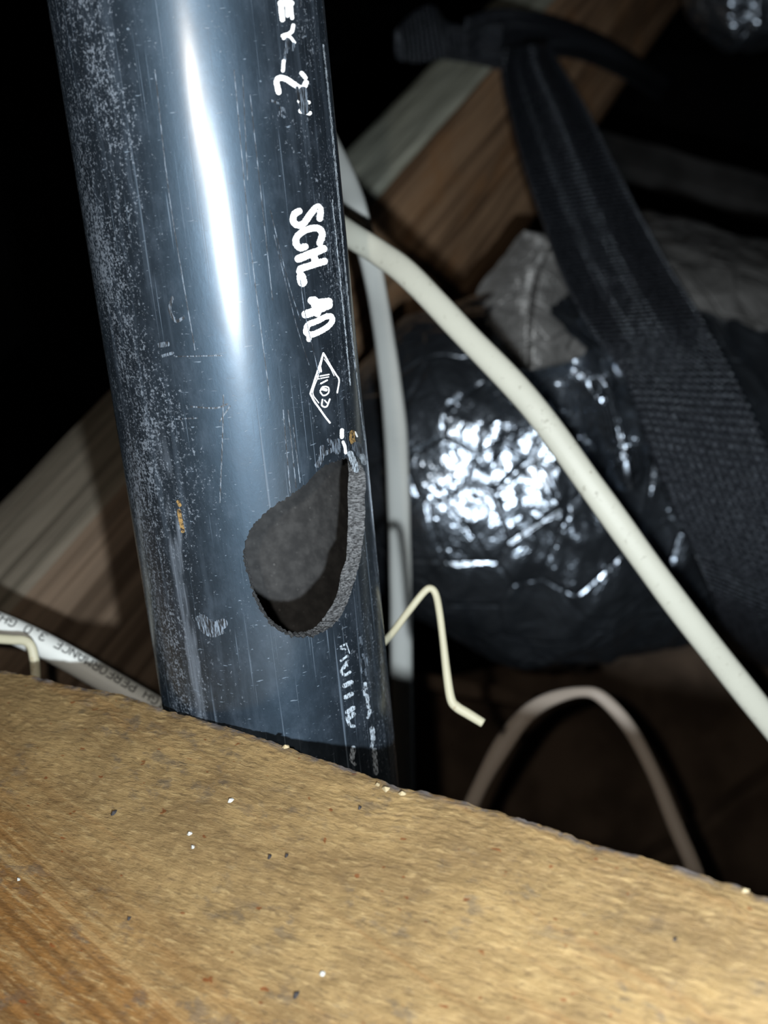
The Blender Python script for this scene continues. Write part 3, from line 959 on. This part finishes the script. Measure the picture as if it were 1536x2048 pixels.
# printing on the coax jacket: the words stand upside down and run to the left
FONT = {'H': [[(0, 0), (0, 6)], [(4, 0), (4, 6)], [(0, 3), (4, 3)]], 'I': [[(2, 0), (2, 6)], [(1, 0), (3, 0)], [(1, 6), (3, 6)]],
        'G': [[(4, 5), (3, 6), (1, 6), (0, 5), (0, 1), (1, 0), (4, 0), (4, 3), (2, 3)]], 'P': [[(0, 0), (0, 6), (3, 6), (4, 5), (4, 4), (3, 3), (0, 3)]],
        'E': [[(4, 0), (0, 0), (0, 6), (4, 6)], [(0, 3), (3, 3)]], 'R': [[(0, 0), (0, 6), (3, 6), (4, 5), (4, 4), (3, 3), (0, 3)], [(2, 3), (4, 0)]],
        'F': [[(0, 0), (0, 6), (4, 6)], [(0, 3), (3, 3)]], 'O': [[(1, 0), (0, 1), (0, 5), (1, 6), (3, 6), (4, 5), (4, 1), (3, 0), (1, 0)]],
        'M': [[(0, 0), (0, 6), (2, 4), (4, 6), (4, 0)]], 'A': [[(0, 0), (0, 4), (2, 6), (4, 4), (4, 0)], [(0, 2), (4, 2)]], 'N': [[(0, 0), (0, 6), (4, 0), (4, 6)]],
        'C': [[(4, 5), (3, 6), (1, 6), (0, 5), (0, 1), (1, 0), (3, 0), (4, 1)]], '3': [[(0, 5), (1, 6), (3, 6), (4, 5), (4, 4), (3, 3), (1.5, 3)], [(3, 3), (4, 2), (4, 1), (3, 0), (1, 0), (0, 1)]],
        '0': [[(1, 0), (0, 1), (0, 5), (1, 6), (3, 6), (4, 5), (4, 1), (3, 0), (1, 0)]], '.': [[(1, .6), (3, .6)], [(1, 0), (3, 0)]], 'Z': [[(0, 6), (4, 6), (0, 0), (4, 0)]]}
cx_s = catmull(path(coax_rows, 0, 0), 30)[:, :3]
cx_L = np.concatenate([[0], np.cumsum(np.linalg.norm(np.diff(cx_s, axis=0), axis=1))])
px_s = 768 + cx_s[:, 0] / cx_s[:, 2] * F


def coax_pt(al, v, r):
    """al arc position, v height over the text base line"""
    p = np.array([np.interp(al, cx_L, cx_s[:, k]) for k in range(3)])
    q = np.array([np.interp(al + .001, cx_L, cx_s[:, k]) for k in range(3)])
    T = unit(q - p); view = -unit(p); side = unit(np.cross(T, view))
    if side[1] < 0: side = -side
    nn = unit(np.cross(T, side)); nn = nn if nn @ view > 0 else -nn
    a = (.00385 - v) / .0040
    return p + (nn * math.cos(a) + side * math.sin(a)) * r


text = 'HIGH PERFORMANCE 3.0 GHZ'
start = float(np.interp(334, px_s, cx_L)); pitch = .00256
hh, wl = .0028, .0018
for ci, ch in enumerate(text):
    if ch == ' ': continue
    Vv, Ff = [], []
    for stt in FONT[ch]:
        for (x0, y0), (x1, y1) in zip(stt[:-1], stt[1:]):
            n = 5
            dx, dy = x1 - x0, y1 - y0
            l = math.hypot(dx * wl / 4, dy * hh / 6); nx, ny = -dy * hh / 6 / l, dx * wl / 4 / l
            offv = len(Vv)
            for k in range(n):
                t = k / (n - 1)
                a = start - ci * pitch - (x0 + dx * t) / 4 * wl
                v = (y0 + dy * t) / 6 * hh
                for sg in (-1, 1):
                    Vv.append(coax_pt(a - nx * sg * .00021, v + ny * sg * .00021, .00406))
            Ff += grid_faces(n, 2, off=offv)
    mesh_obj('printed_character', Vv, Ff, M_ink, coax)

# ------------------------------------------------------------------ dim boards low behind
def board(name, c, ux, uy, lx, ly, th, mat, label, cat='board', n=24):
    ux = unit(ux); uy = unit(np.asarray(uy) - ux * (np.asarray(uy) @ ux)); nz = unit(np.cross(ux, uy))
    Vv, Uu = [], []
    for s in (1, -1):
        for i in range(n + 1):
            for j in range(n + 1):
                p = c + ux * lx * (i / n - .5) + uy * ly * (j / n - .5) + nz * s * th / 2
                e = min(i, j, n - i, n - j)
                p = p + nz * float(pn(p * 22)) * .004
                if e == 0: p = p + (ux + uy) * float(pn(p * 60)) * .003 - nz * s * th * .12
                Vv.append(p); Uu.append((i / n * lx, j / n * ly))
    k = (n + 1) ** 2
    fs = grid_faces(n + 1, n + 1) + [tuple(reversed(f)) for f in grid_faces(n + 1, n + 1, off=k)]
    for i in range(n):
        for a, b in (((i) * (n + 1), (i + 1) * (n + 1)), ((i + 1) * (n + 1) + n, i * (n + 1) + n), (i + 1, i), (n * (n + 1) + i, n * (n + 1) + i + 1)):
            fs.append((a, b, k + b, k + a))
    o = mesh_obj(name, Vv, fs, mat, uvs=Uu + Uu, smooth=False)
    return tag(o, label, cat)


board('brown_board', at(1180, 1620, .98), at(1500, 1560, .98) - at(900, 1680, .98), np.array([0, .9, .35]), .46, .26, .02, M_panel, 'dim brown board leaning behind the arched cable')
board('grey_board', at(1560, 1700, .86), at(1700, 1500, .9) - at(1300, 1790, .84), np.array([-.6, .6, -.3]), .30, .12, .02, M_panel, 'dim grey brown board low in the right corner behind the plank')
board('wood_strip', at(930, 1378, .80), at(1060, 1398, .80) - at(860, 1362, .80), np.array([0, 1, .3]), .09, .010, .012, M_panel, 'thin brown wood strip under the foil duct behind the hooked wire', 'wood strip', 8)
board('grey_board', at(1480, 385, 1.25), at(1536, 420, 1.25) - at(1290, 350, 1.25), np.array([0, 1, .5]), .34, .045, .02, M_grey, 'dim grey board above the foil duct at the right edge')
